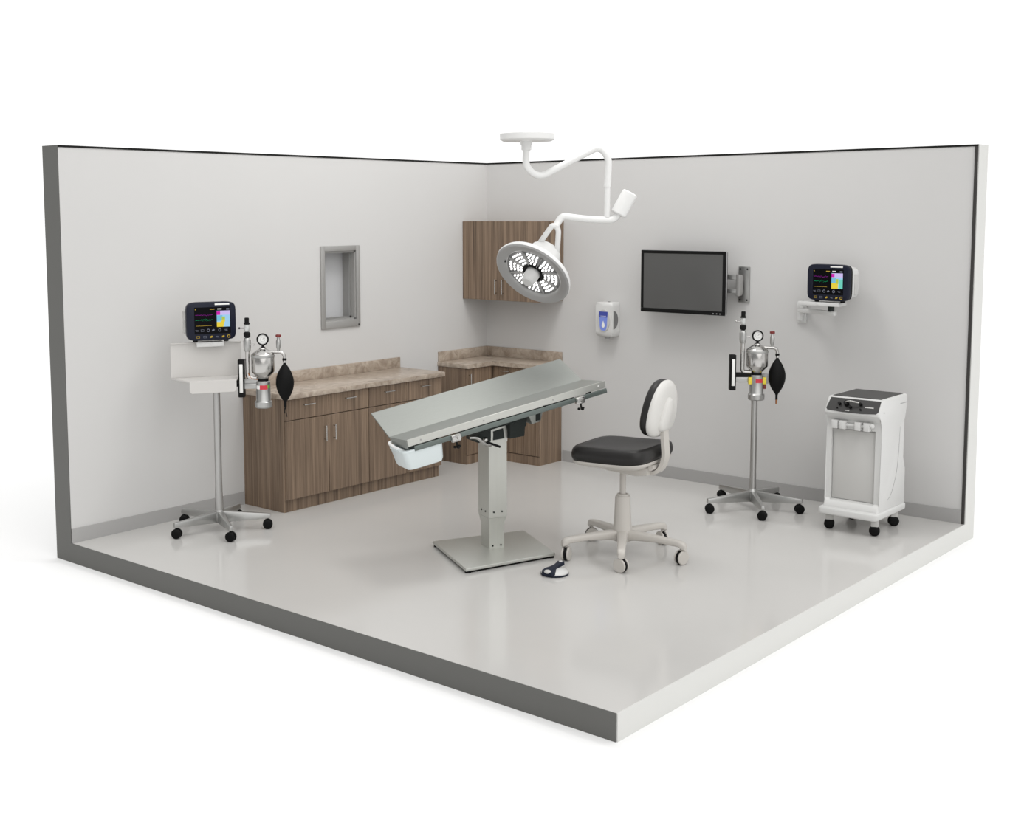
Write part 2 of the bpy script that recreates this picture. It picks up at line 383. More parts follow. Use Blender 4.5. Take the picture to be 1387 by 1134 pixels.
# ------------------------------------------------------------------ anaesthesia head (canister, gauge, bag ...), built around the canister axis
def gas_head(t, cx, cz, right):
    o = Vector((cx, 0, cz))
    def q(x, z, y=0): return (cx + x, y, cz + z)
    A = T(cx, 0, cz)
    can = MB().lathe([(0, -.088), (.040, -.088), (.046, -.080), (.079, -.045), (.081, -.036), (.081, .078), (.078, .084), (.040, .112), (.026, .118), (.022, .128), (0, .128)], A, 40).build('canister', 'steel_bright', t)
    MB().lathe([(.0815, .060), (.0835, .062), (.0835, .074), (.0815, .076)], A, 40).build('rim_band', 'alu', can)
    cup = MB().lathe([(0, -.300), (.052, -.300), (.061, -.292), (.062, -.258), (.055, -.250), (.052, -.245), (.050, -.115), (.044, -.108), (0, -.108)], A, 36).build('absorber_cup', 'alu', t)
    MB().lathe([(0, -.108), (.038, -.108), (.038, -.088), (0, -.088)], A, 28).build('collar', 'black', t)
    # printed sticker wrapped on the cup
    def wrap(a0, a1, z0, z1, r=.0525):
        lo = []; hi = []
        for k in range(9):
            a = a0 + (a1 - a0) * k / 8
            lo.append((cx + r * math.sin(a), -r * math.cos(a), cz + z0)); hi.append((cx + r * math.sin(a), -r * math.cos(a), cz + z1))
        inner = [(cx + (p[0] - cx) * .96, p[1] * .96, p[2]) for p in lo]
        m = MB(); b = bmesh.new()
        A_ = [b.verts.new(p) for p in lo]; B_ = [b.verts.new(p) for p in hi]
        for k in range(8): b.faces.new([A_[k], A_[k + 1], B_[k + 1], B_[k]])
        m._add(b); return m
    st = wrap(-.35, .75, -.165, -.135).build('sticker', 'red', cup)
    wrap(.75, 1.15, -.158, -.132).build('sticker', 'green', cup, label='green end of the printed sticker')
    if not right: wrap(-.95, -.35, -.163, -.137).build('sticker', 'dial', cup, label='white end of the printed sticker')
    else:
        for s in (-1, 1): MB().box(cx + s * .054 - .012, cx + s * .054 + .012, -.03, -.008, cz - .178, cz - .125, .002).build('yellow_tab', 'yellow', t)
    # gauge
    g = MB().lathe([(.033, -.010), (.041, -.010), (.043, -.006), (.043, .008), (.038, .014), (.034, .012), (.033, -.010)], A @ T(.002, 0, .186) @ Matrix.Rotation(PI / 2, 4, 'X'), 36).build('pressure_gauge', 'black', t)
    MB().lathe([(0, -.008), (.0345, -.008), (.0345, .004), (0, .004)], A @ T(.002, 0, .186) @ Matrix.Rotation(PI / 2, 4, 'X'), 32).build('gauge_dial', 'dial', g)
    MB().lathe([(.016, 0), (.0175, 0), (.0175, .0006), (.016, .0006), (.016, 0)], A @ T(.002, -.004, .186) @ Matrix.Rotation(PI / 2, 4, 'X'), 28).cyl(q(.002, .186, -.0046), q(.013, .20, -.0046), .0014, n=6).build('gauge_needle', 'grey_plastic', g)
    MB().cyl(q(.002, .118), q(.002, .132), .016).cyl(q(.002, .132), q(.002, .146), .010).build('gauge_stem', 'black', t)
    # flow tube column on the left
    fx = -.108
    MB().tube(roundpath([q(-.045, -.088), q(fx, -.085), q(fx, -.04), q(fx, .17)], .035), .0155, smooth=0).build('gas_pipe', 'steel_bright', t)
    if not right: MB().tube(roundpath([q(-.03, -.098, -.012), q(-.085, -.092, -.012), q(fx + .004, -.05, -.012)], .03), .0035, smooth=0).build('copper_line', 'copper', t)
    zb = .10 if not right else .13
    v = MB().lathe([(0, zb), (.019, zb), (.024, zb + .012), (.026, zb + .03), (.026, zb + .075), (.020, zb + .095), (.013, zb + .1), (0, zb + .1)], A @ T(fx, 0, 0), 24).build('flow_valve', 'alu', t)
    MB().cyl(q(fx, zb + .05), q(fx + .045, zb + .05, -.005), .004, n=10).cyl(q(fx + .042, zb + .05, -.005), q(fx + .05, zb + .05, -.006), .007, n=10).build('valve_lever', 'chrome', v)
    MB().lathe([(0, zb + .1), (.015, zb + .1), (.024, zb + .108), (.024, zb + .132), (.016, zb + .14), (0, zb + .14)], A @ T(fx, 0, 0), 8).build('control_knob', 'black', t)
    MB().lathe([(0, zb + .14), (.013, zb + .14), (.019, zb + .15), (.019, zb + .18), (.015, zb + .192), (0, zb + .192)], A @ T(fx, 0, 0), 20).build('sight_glass', 'glass', t)
    MB().lathe([(0, zb + .192), (.022, zb + .192), (.022, zb + .2), (.016, zb + .204), (.016, zb + .236), (.012, zb + .24), (0, zb + .24)], A @ T(fx, 0, 0), 20).build('hose_port', 'black', t)
    MB().cyl(q(fx - .018, zb + .165), q(fx - .05, zb + .165), .003, n=8).sphere(q(fx - .053, zb + .165), .0075, n=8).build('side_tap', 'black' if not right else 'chrome', t)
    # outlet pipe, relief valve and bag
    MB().tube(roundpath([q(.045, .098), q(.150, .094), q(.155, .020)], .035), .0115, smooth=0).build('bag_pipe', 'steel_bright', t)
    vx = .112
    rv = MB().lathe([(0, .10), (.010, .10), (.010, .118), (.016, .126), (.017, .175), (.011, .186), (.009, .205), (0, .205)], A @ T(vx, 0, 0), 20).build('relief_valve', 'alu', t)
    MB().lathe([(0, .203), (.019, .203), (.019, .216), (.015, .220), (0, .220)], A @ T(vx, 0, 0), 20).build('valve_cap', 'darkred', rv)
    bx = .153; zt = .032
    prof = []
    for k in range(25):
        u = k / 24; r = .064 * (math.sin(PI * min(1, max(0, u))) ** .80)
        prof.append((max(r, .009), zt - .012 - u * .285))
    prof = [(0, zt + .02), (.014, zt + .02), (.016, zt + .008), (.012, zt)] + prof + [(.009, zt - .33), (0, zt - .332)]
    bag = MB().lathe(prof, A @ T(bx, 0, 0) @ Matrix.Diagonal((1, .82, 1, 1)), 32).build('breathing_bag', 'rubber', t)
    if right: MB().cyl(q(bx, zt - .33), q(bx - .002, zt - .362), .008, .006, n=12).build('bag_plug', 'copper', bag)
    else: MB().tube([q(bx, zt - .325), q(bx + .004, zt - .36), q(bx + .012, zt - .40)], .0025, n=8).tube([q(bx, zt - .325), q(bx - .006, zt - .35), q(bx - .004, zt - .375)], .003, n=8).build('bag_cord', 'rubber', bag)
    # clamp bracket on the left and the arm that carries the cup
    kx = -.180 if right else -.152
    k_ = MB().box(cx + kx - .024, cx + kx + .022, -.02, .035, cz - .225, cz + .045, .006).build('clamp_bracket', 'black', t)
    MB().box(cx + kx - .012, cx + kx + .012, -.027, -.0195, cz - .19, cz + .012, .003).build('scale_strip', 'dial', k_)
    MB().box(cx + kx + .02, cx - .030, -.014, .03, cz - .165, cz - .125, .003).build('support_arm', 'alu', t)
    MB().box(cx + kx + .02, cx - .030, -.012, .028, cz - .124, cz - .092, .003).build('arm_cover', 'black' if right else 'alu', t)
    if right:
        MB().box(cx + .045, cx + .092, 0, .04, cz - .178, cz - .105, .004).build('pipe_block', 'grey_plastic', t)
        MB().box(cx + .048, cx + .07, -.02, .01, cz - .215, cz - .18, .004).build('drain_plug', 'darkred', t)

# ------------------------------------------------------------------ patient monitor: local front faces -y, origin at middle of its underside
def monitor(label, loc, rotz, mirror):
    t = thing('patient_monitor', label, 'monitor', loc, rotz, 'patient monitors')
    Wm, Hm = .352, .272
    def rr(sx, sz, y, p=7): return [(a, y, b + Hm / 2) for a, b, _ in superring(sx, sz, 0, p, 48)]
    z0 = .012
    m = MB().loft([rr(Wm / 2 - .010, Hm / 2 - .010, -.068), rr(Wm / 2 - .003, Hm / 2 - .003, -.064), rr(Wm / 2, Hm / 2, -.056), rr(Wm / 2, Hm / 2, -.030), rr(Wm / 2 - .004, Hm / 2 - .004, -.022)], T(0, 0, z0)).build('bezel', 'navy', t)
    MB().loft([rr(Wm / 2 - .004, Hm / 2 - .004, -.022), rr(Wm / 2 - .004, Hm / 2 - .004, -.006), rr(Wm / 2 - .012, Hm / 2 - .012, .004)], T(0, 0, z0)).build('bezel_band', 'black', t)
    MB().loft([rr(Wm / 2 - .006, Hm / 2 - .012, -.002, 6), rr(Wm / 2 - .006, Hm / 2 - .018, .075, 6), rr(Wm / 2 - .03, Hm / 2 - .03, .10, 6)], T(0, -.0, z0)).build('back_housing', 'plastic_white', t)
    s = 1 if mirror else -1
    MB().box(s * (Wm / 2 - .022), s * (Wm / 2 - .001), .022, .064, z0 + .05, z0 + .20, .003).box(s * (Wm / 2 - .02), s * (Wm / 2 + .002), .030, .040, z0 + .09, z0 + .14, .001).build('side_module', 'recess', t)
    for x in (-.11, .11): MB().lathe([(0, 0), (.016, 0), (.018, .006), (.018, z0 + .006), (0, z0 + .006)], T(x, -.03, 0), 16).build('foot', 'black', t)
    def fx(u): return -Wm / 2 + u * Wm
    def fz(v): return z0 + Hm - v * Hm
    scr = MB().box(fx(.155), fx(.885), -.0695, -.066, fz(.825), fz(.135)).build('screen', 'screen', t)
    y = -.0697
    def patch(u0, u1, v0, v1, mt, n, dy=0): return MB().box(fx(u0), fx(u1), y - .0006 - dy, y, fz(v1), fz(v0)).build(n, mt, scr)
    def wave(v, amp, mt, u0, u1, seed, n=46):
        rnd = random.Random(seed); m = MB(); b = bmesh.new(); P = []
        for k in range(n):
            e = math.exp(-((k / n - .55) / .3) ** 2)
            P.append((fx(u0 + (u1 - u0) * k / (n - 1)), fz(v + amp * e * rnd.uniform(-1, 1))))
        wv = .0022
        lo = [b.verts.new((px_, y - .0004, pz - wv / 2)) for px_, pz in P]; hi = [b.verts.new((px_, y - .0004, pz + wv / 2)) for px_, pz in P]
        for k in range(n - 1): b.faces.new([lo[k], lo[k + 1], hi[k + 1], hi[k]])
        m._add(b); return m.build('waveform', mt, scr)
    wave(.335, .035, 'g_purple', .175, .52, 3); wave(.465, .040, 'g_green', .175, .52, 5)
    wave(.615, .006, 'g_amber', .18, .5, 8, 20)
    pan = patch(.605, .872, .235, .655, 'g_sky', 'reading_panel')
    patch(.635, .872, .235, .345, 'g_lilac', 'reading_tile', .0003); patch(.605, .675, .25, .345, 'g_magenta', 'reading_tile', .0006)
    patch(.605, .72, .355, .495, 'g_blue', 'reading_tile', .0003)
    if mirror: patch(.605, .765, .505, .655, 'g_yellow', 'reading_tile', .0003)
    else: MB().prism([(fx(a_), fz(b_)) for a_, b_ in ((.605, .525), (.68, .53), (.725, .46), (.775, .47), (.735, .655), (.605, .655))], 'y', y - .0013, y).build('reading_tile', 'g_yellow', scr)
    patch(.705, .772, .39, .52, 'g_olive', 'reading_tile', .0006); patch(.78, .872, .40, .655, 'g_teal' if mirror else 'g_sky', 'reading_tile', .0005)
    patch(.62, .705, .175, .2, 'g_white', 'status_text'); patch(.80, .86, .175, .215, 'g_grey', 'status_text'); patch(.47, .56, .18, .2, 'g_amber', 'status_text'); patch(.17, .19, .18, .2, 'g_amber', 'status_text')
    def icon(u, v, mt, k, sz, par, yy):
        m = MB(); x = fx(u); z = fz(v); h = sz / 2; tk = .0018
        if k == 0: m.box(x - h, x + h, yy - .0006, yy, z + h * .7 - tk, z + h * .7).box(x - h, x + h, yy - .0006, yy, z - h * .7, z - h * .7 + tk).box(x - h, x - h + tk, yy - .0006, yy, z - h * .7, z + h * .7).box(x + h - tk, x + h, yy - .0006, yy, z - h * .7, z + h * .7)
        elif k == 1: m.lathe([(h * .62, 0), (h, 0), (h, .0006), (h * .62, .0006), (h * .62, 0)], T(x, yy, z) @ Matrix.Rotation(PI / 2, 4, 'X'), 20)
        elif k == 2: m.prism([(x - h, z - h * .6), (x + h * .2, z - h * .6), (x + h, z + h * .2), (x + h * .3, z + h * .7), (x - h * .7, z + h * .3)], 'y', yy - .0006, yy)
        else: m.box(x - h, x + h, yy - .0006, yy, z + tk, z + tk * 2).box(x - h, x + h * .5, yy - .0006, yy, z - tk, z).box(x - h * .5, x + h, yy - .0006, yy, z - tk * 3, z - tk * 2)
        return m.build('icon', mt, par)
    for i, u in enumerate((.20, .31, .43, .53, .66, .79)): icon(u, .735, 'g_grey', (3, 0, 1, 2, 1, 3)[i], .022, scr, y)
    for i, u in enumerate((.225, .36, .49, .61, .73, .84)): icon(u, .905, ('g_amber', 'g_grey', 'g_amber', 'g_grey', 'g_amber', 'g_amber')[i], (0, 0, 2, 3, 2, 1)[i], .022, m, -.0682)
    MB().box(fx(.57), fx(.865), -.0692, -.066, fz(.085), fz(.045)).build('name_strip', 'dial', t)
    return t

# ------------------------------------------------------------------ stands
CA = math.atan2(.660, .751)                     # the way both equipment stands and the ceiling lamp are turned
LA = [math.radians(a) for a in (-97.7, -25.4, 47.9, 117.5, -171.2)]
t = thing('anesthesia_machine', 'wheeled anaesthesia stand with white shelf tray, carrying a monitor, by the left wall', 'medical stand', (.495, -3.595, 0), CA, 'anaesthesia stands')
star_base(t, LA, (.341, .341, .341, .33, .345), CA)
MB().lathe([(0, .12), (.031, .12), (.028, .22), (.0245, .34), (.0245, 1.02), (0, 1.02)], n=28).build('pole', 'pole', t)
tr = RZ(math.radians(20))
sh = MB()
sh.prism([(-.300, .11), (-.300, .10), (-.205, -.125), (.120, -.125), (.200, .10), (.200, .11)], 'z', 1.088, 1.098, .001, 1, mtx=tr)
sh.prism([(-.205, 1.026), (-.191, 1.012), (.106, 1.012), (.120, 1.026), (.120, 1.098), (-.205, 1.098)], 'y', -.131, -.125, .001, 1, mtx=tr)
sh.build('shelf', 'tray_white', t)
MB().box(-.300, .200, .105, .111, 1.098, 1.345, .001, 1, mtx=tr).box(-.300, .200, .09, .111, 1.338, 1.346, .001, 1, mtx=tr).build('back_panel', 'tray_white', t)
MB().box(-.05, .05, -.06, .05, 1.015, 1.087, .004).build('shelf_mount', 'alu', t)
MB().box(-.125, .065, .030, .0899, 1.318, 1.352, .004, mtx=tr).box(-.125, .065, .030, .14, 1.3462, 1.352, mtx=tr).cyl(tr @ Vector((-.02, .026, 1.336)), tr @ Vector((-.02, .034, 1.336)), .006, n=12).build('monitor_mount', 'plastic_white', t)
gas_head(t, .332, 1.185, False)
MB().box(.10, .165, -.012, .03, 1.035, 1.084, .003).build('clamp_arm', 'black', t)
# the monitor on it
tm = Matrix.Translation((.495, -3.595, 0)) @ RZ(CA) @ tr
pm = tm @ Vector((-.026, .078, 1.3528))
monitor('patient monitor on the shelf stand at left, its grey side showing on the left', pm, CA + math.radians(24), False)

RA = [math.radians(a) for a in (-118.6, -50.8, 15.4, 86, 156.7)]
t = thing('anesthesia_machine', 'wheeled anaesthesia stand without a shelf, canister atop its pole, by the right wall', 'medical stand', (3.085, -.563, 0), CA, 'anaesthesia stands')
star_base(t, RA, (.375, .352, .35, .345, .375), CA)
MB().lathe([(0, .12), (.027, .12), (.0235, .30), (.0235, .87), (0, .87)], n=28).build('pole', 'pole', t)
gas_head(t, .012, 1.138, True)

# ------------------------------------------------------------------ right wall fittings
t = thing('wall_bracket', 'small white swivel bracket on the right wall, holding up the monitor', 'bracket', (3.185, 0, 1.39))
MB().box(-.038, .038, -.022, -.001, 0, .158, .004).build('wall_plate', 'plastic_white', t)
MB().prism([(-.02, .02), (.02, .02), (.026, .14), (-.026, .14)], 'y', -.045, -.02, .003).build('pivot_block', 'plastic_white', t)
MB().hexa([(.0, -.085, .085), (.365, -.245, .085), (.365, -.19, .085), (.0, -.035, .085), (.0, -.085, .120), (.365, -.245, .118), (.365, -.19, .118), (.0, -.035, .120)], .006).build('swing_arm', 'plastic_white', t)
MB().box(.0, .05, -.09, -.03, .120, .172, .004).cyl((.02, -.09, .15), (.02, -.094, .15), .006, n=12).build('hinge_block', 'plastic_white', t)
MB().cyl((.330, -.215, .118), (.330, -.215, .158), .024).build('swivel_post', 'dark', t)
MB().box(.10, .42, -.285, -.145, .158, .186, .004).cyl((.25, -.285, .172), (.25, -.289, .172), .005, n=10).build('platform', 'plastic_white', t)
monitor('patient monitor on a bracket on the right wall, its grey side showing on the right', (3.520, -.215, 1.5768), math.radians(-9), True)

t = thing('television', 'black-framed flat television on an articulated grey arm on the right wall', 'television', (2.685, 0, 1.525))
scx, scz = (1.846 + 2.63) / 2 - 2.685, 1.682 - 1.525
yf = -.215
hw, hh = .391, .255
b = MB()
b.box(scx - hw, scx + hw, yf + .004, yf + .045, scz - hh, scz + hh, .010, 3)
b.build('back_shell', 'black', t)
b = MB()
for x0, x1, z0, z1 in ((-hw, hw, hh - .024, hh), (-hw, hw, -hh, -hh + .032), (-hw, -hw + .024, -hh + .032, hh - .024), (hw - .024, hw, -hh + .032, hh - .024)):
    b.box(scx + x0, scx + x1, yf - .002, yf + .012, scz + z0, scz + z1, .003)
bz = b.build('bezel', 'black', t)
MB().box(scx - hw - .004, scx + hw + .004, yf + .012, yf + .03, scz - hh - .004, scz + hh + .004, .006).build('edge_rim', 'grey_plastic', t)
MB().box(scx - hw + .022, scx + hw - .022, yf + .002, yf + .01, scz - hh + .03, scz + hh - .022).build('screen', 'tvglass', t)
for k in range(3): MB().cyl((scx + hw - .10 + k * .03, yf - .0035, scz - hh + .013), (scx + hw - .10 + k * .03, yf - .001, scz - hh + .013), .005, n=10).build('button', 'grey_plastic', bz)
pl = MB().box(-.049, .049, -.014, -.001, 0, .288, .003)
plo = pl.build('wall_plate', 'alu', t)
for x in (-.032, .03):
    for z in (.02, .268): MB().cyl((x, -.0155, z), (x, -.013, z), .0075, n=12).build('bolt', 'black', plo)
MB().prism([(-.045, .055), (.0, .06), (.02, .09), (.02, .19), (.0, .222), (-.045, .228)], 'x', -.03, .005, .003, mtx=T(0, -.045, 0)).build('pivot_hinge', 'frame_grey', t)
a = MB(); a.hexa([(-.46, -.16, .185), (.0, -.085, .185), (.0, -.045, .185), (-.46, -.13, .185), (-.46, -.16, .226), (.0, -.085, .226), (.0, -.045, .226), (-.46, -.13, .226)], .004)
a.build('swing_arm', 'alu', t)
a = MB(); a.hexa([(-.46, -.16, .075), (.0, -.085, .075), (.0, -.045, .075), (-.46, -.13, .075), (-.46, -.16, .112), (.0, -.085, .112), (.0, -.045, .112), (-.46, -.13, .112)], .004)
a.build('swing_arm', 'alu', t)
MB().box(scx - .06, scx + .06, -.172, -.14, .06, .24, .005).build('mount_head', 'dark', t)

t = thing('soap_dispenser', 'white wall-mounted soap dispenser with a blue label, left of the television', 'dispenser', (1.412, 0, 1.178))
b = MB()
def dr_(z, w0, d): return [(-w0, -.001, z), (w0, -.001, z), (w0, -d * .95, z), (w0 * .96, -d * 1.0, z), (0, -d * 1.03, z), (-w0 * .96, -d * 1.0, z), (-w0, -d * .95, z)]
b.loft([dr_(.0, .07, .10), dr_(.012, .084, .114), (dr_(.05, .088, .118)), dr_(.26, .086, .12), dr_(.288, .084, .116), dr_(.298, .076, .104)])
dsp = b.build('case', 'plastic_white', t, angle=50)
MB().cyl((.0, -.06, -.022), (.0, -.06, .002), .018, .03, n=16).build('nozzle', 'grey_plastic', t)
MB().box(-.062, .062, -.1205, -.1165, .245, .249).build('lid_seam', 'grey_plastic', dsp)
MB().cyl((.01, -.055, .296), (.01, -.055, .301), .010, n=14).build('lock', 'black', dsp)
oval = [(.064 * math.cos(2 * PI * k / 36) - .0, .140 + .098 * math.sin(2 * PI * k / 36)) for k in range(36)]
MB().prism(oval, 'y', -.1262, -.118, .0015, 1).build('front_window', 'recess', t)
lb = MB().prism([(-.046, .218), (.046, .218), (.036, .090), (.030, .066), (.016, .054), (-.016, .054), (-.030, .066), (-.036, .090)], 'y', -.1275, -.126).build('label_panel', 'blue_light', t)
MB().prism([(-.046, .218), (.046, .218), (.0412, .168), (-.0412, .168)], 'y', -.1281, -.1274).build('label_header', 'blue_dark', lb)
MB().box(-.03, .03, -.1287, -.128, .178, .181).box(-.022, .022, -.1287, -.128, .17, .172).build('label_text', 'blue_pale', lb)
MB().sphere((.0, -.1276, .098), .016, (1, .06, 1.25), 10).prism([(-.012, .112), (.012, .112), (.0, .14)], 'y', -.1281, -.1274).build('label_picture', 'dial', lb)
soval = [(-.103 + .072 * math.sin(PI * k / 24) ** .9, .066 + .158 * (1 - math.cos(PI * k / 24)) / 2) for k in range(25)]
MB().prism(soval, 'x', .084, .0895, .001, 1).build('side_window', 'oval_grey', t)
MB().prism([(-.108 + .084 * math.sin(PI * k / 24) ** .9, .056 + .178 * (1 - math.cos(PI * k / 24)) / 2) for k in range(25)], 'x', .08, .0885, .001, 1).build('window_rim', 'plastic_white', t)

# ------------------------------------------------------------------ white wheeled unit
t = thing('medical_cart', 'white wheeled medical unit with dark sloped control panel, beside the right stand', 'medical cart', (3.940, -.505, 0))
front = -.232
def side(recess):
    f_ = front + (.028 if recess else 0)
    return [(-.275, .120), (-.275, .165), (-.262, .192), (front - .012, .212), (f_, .222), (f_, .725), (front, .735), (front, .790), (-.262, .825), (-.285, .845), (-.285, .862), (-.222, .955), (.205, .955), (.215, .945), (.215, .865), (.165, .800), (.150, .770), (.150, .500), (.215, .420), (.215, .120)]
b = MB(); b.prism(side(True), 'x', -.160, .155).prism(side(False), 'x', -.198, -.160, .014, 3, ends='lo').prism(side(False), 'x', .155, .2, .014, 3, ends='hi').build('body', 'plastic_white', t, angle=30)
b = MB(); b.prism([(-.215, -.30), (-.195, -.318), (.19, -.318), (.212, -.30), (.212, .20), (-.215, .20)], 'z', .118, .170, .012, 3).build('plinth', 'plastic_white', t)
MB().box(-.158, .153, front + .018, front + .0285, .224, .722, .004).build('recess_panel', 'recess', t)
# control panel on the slope and dark lid
import mathutils
s0, s1 = Vector((0, -.285, .862)), Vector((0, -.222, .955)); dn = (s1 - s0).normalized(); nn = Vector((0, -dn.z, dn.y))
cpm = Matrix(((1, dn.x, nn.x, 0), (0, dn.y, nn.y, s0.y), (0, dn.z, nn.z, s0.z), (0, 0, 0, 1)))
ln = (s1 - s0).length
cp = MB().prism([(-.186, .014), (-.176, .001), (-.06, -.006), (.08, -.006), (.175, .001), (.188, .016), (.188, ln - .012), (-.172, ln - .012)], 'z', -.002, .004, .001, 1, mtx=cpm).build('control_panel', 'panel_dark', t)
def kn(x, v, r, h, m_='black'): 
    MB().cyl(cpm @ Vector((x, v, .003)), cpm @ Vector((x, v, .003 + h)), r, r * .8, 18).build('knob', m_, cp)
kn(-.095, .052, .012, .022); kn(-.012, .032, .011, .02); kn(.055, .060, .012, .022); kn(.062, .022, .007, .012); kn(-.045, .055, .019, .03); kn(-.105, .02, .006, .01)
MB().tube(roundpath([cpm @ Vector((-.045, .06, .03)), cpm @ Vector((-.01, .062, .05)), cpm @ Vector((.05, .062, .028))], .03), .006, smooth=0, n=10).build('chrome_lever', 'chrome', cp)
MB().box(.088, .150, .040, .047, .0035, .005, mtx=cpm).box(-.045, -.015, .004, .009, .0035, .005, mtx=cpm).build('panel_lettering', 'recess', cp)
MB().box(-.172, .176, -.205, .19, .953, .9585, .002, 1).build('lid_inlay', 'panel_dark', t)
MB().box(.1995, .2015, .08, .19, .895, .900).cyl((.199, -.205, .865), (.202, -.205, .865), .006, n=10).build('side_lettering', 'grey_plastic', t)
MB().tube([(.1995, .09, .735), (.2005, .08, .60), (.2005, .05, .42), (.2005, -.03, .28), (.1995, -.10, .235)], .0022, n=8).build('side_groove', 'grey_plastic', t)
# row of instrument holders
MB().cyl((-.15, front - .022, .765), (.135, front - .022, .765), .010, n=14).build('holder_rail', 'plastic_white', t)
for x in (-.122, -.065, .045, .108):
    h_ = MB(); h_.prism([(x - .019, .735), (x + .019, .735), (x + .022, .792), (x - .022, .792)], 'y', front - .052, front - .0, .004)
    h_.build('instrument_holder', 'plastic_white', t)
MB().sphere((.142, front - .03, .775), .017).build('holder_knob', 'plastic_white', t)
for x, y in ((-.165, -.225), (.165, -.225), (-.155, .135), (.155, .135)):
    ca = random.uniform(.35, .8)
    cs = caster(t, x, y, ca, .036, ztop=.120)
    MB().box(-.026, .026, -.024, .024, .066, .1195, .006, mtx=T(x, y, 0) @ RZ(ca)).build('fork', 'recess', cs)

# ------------------------------------------------------------------ tilted steel table
TA = math.radians(66.06)
t = thing('examination_table', 'tilted stainless steel V-top examination table on a square column and plate', 'table', (2.346, -2.773, 0), TA)
IT = (Matrix.Translation((2.346, -2.773, 0)) @ RZ(TA)).inverted()
cor = [IT @ Vector((*p, 0)) for p in ((1.943, -2.926), (2.542, -3.278), (2.748, -2.620), (2.235, -2.295))]
cor = [(c.x, c.y) for c in cor]
ins = [(c[0] * .95, c[1] * .95) for c in cor]
MB().prism(cor, 'z', .014, .036, .006).build('base_plate', 'steel_lit', t)
MB().prism(ins, 'z', 0, .0139).build('base_pad', 'black', t)
for c in cor: MB().cyl((c[0] * .93, c[1] * .93, 0), (c[0] * .93, c[1] * .93, .0139), .02, n=14).build('levelling_foot', 'black', t)
cx, cy = .008, .022
def rect(hx, hy, z): return [(cx - hx, cy - hy, z), (cx + hx, cy - hy, z), (cx + hx, cy + hy, z), (cx - hx, cy + hy, z)]
MB().loft([rect(.053, .064, .036), rect(.053, .064, .19), rect(.064, .077, .245)]).build('lower_column', 'steel_lit', t, angle=20)
co = MB().loft([rect(.064, .078, .246), rect(.066, .080, .26), rect(.066, .080, .752)]).build('upper_column', 'steel_lit', t, angle=20)
for x in (-.03, .03):
    MB().cyl((cx + x, cy - .0805, .285), (cx + x, cy - .084, .285), .006, n=10).build('screw', 'dark', co)
    MB().cyl((cx + x, cy - .064, .055), (cx + x, cy - .068, .055), .006, n=10).build('screw', 'dark', t)
    MB().cyl((cx - .0665, cy + x, .285), (cx - .07, cy + x, .285), .006, n=10).build('screw', 'dark', co)
# head of the column: bracket with dark openings
hd = MB().loft([rect(.068, .083, .752), rect(.070, .085, .80), rect(.062, .074, .872)]).build('column_head', 'steel_lit', t, angle=20)
MB().hexa([(cx - .038, cy - .088, .768), (cx + .046, cy - .088, .775), (cx + .046, cy - .07, .775), (cx - .038, cy - .07, .768), (cx - .036, cy - .0825, .826), (cx + .038, cy - .0825, .842), (cx + .038, cy - .07, .842), (cx - .036, cy - .07, .826)]).build('head_opening', 'dark', hd)
# tilted frame
tilt = math.atan(.199)
TM = T(0, 0, .983) @ Matrix.Rotation(-tilt, 4, 'Y')
U0, U1 = -.750, .690
YF, WF, YB, WB = -.300, .029, .250, .117
tk = .010
def wing(m, y0, w0, y1, w1, a0, a1):
    n_ = Vector((0, -(w1 - w0), (y1 - y0))).normalized() * tk
    if n_.z < 0: n_ = -n_
    P = [(a0, y0, w0), (a1, y0, w0), (a1, y1, w1), (a0, y1, w1)]
    if y1 < y0: P = P[::-1]
    lo = [Vector(p) - n_ for p in P]; hi = [Vector(p) for p in P]
    m.hexa(lo + hi, 0, mtx=TM)
top = MB(); wing(top, 0, 0, YB, WB, U0, U1); top.build('back_wing', 'steel', t)
top = MB(); wing(top, 0, 0, YF, WF, U0, U1)
top.hexa([(U0 - .004, YF, -.03), (U0, YF, -.03), (U0, -.02, -.035), (U0 - .004, -.02, -.035), (U0 - .004, YF, WF), (U0, YF, WF), (U0, -.02, .002), (U0 - .004, -.02, .002)], 0, mtx=TM)
top.build('front_wing', 'steel', t)
lip = MB(); lip.hexa([(U0 + .0, YF - .006, WF - .043), (U1, YF - .006, WF - .043), (U1, YF + .002, WF - .043), (U0, YF + .002, WF - .043), (U0, YF - .006, WF + .002), (U1, YF - .006, WF + .002), (U1, YF + .002, WF + .002), (U0, YF + .002, WF + .002)], .0015, 1, mtx=TM)
fw_ = lip.build('front_lip', 'steel_lit', t)
for u in (-.66, -.22, .29, .635): MB().cyl(TM @ Vector((u, YF - .005, WF - .02)), TM @ Vector((u, YF - .009, WF - .02)), .005, n=10).build('rivet', 'frame_grey' if u < .6 else 'dial', fw_)
# folded hem on the raised wing
MB().hexa([(U0, YB, WB - .012), (U1, YB, WB - .012), (U1, YB + .008, WB - .010), (U0, YB + .008, WB - .010), (U0, YB, WB), (U1, YB, WB), (U1, YB + .008, WB + .002), (U0, YB + .008, WB + .002)], .001, 1, mtx=TM).build('wing_hem', 'steel', t)
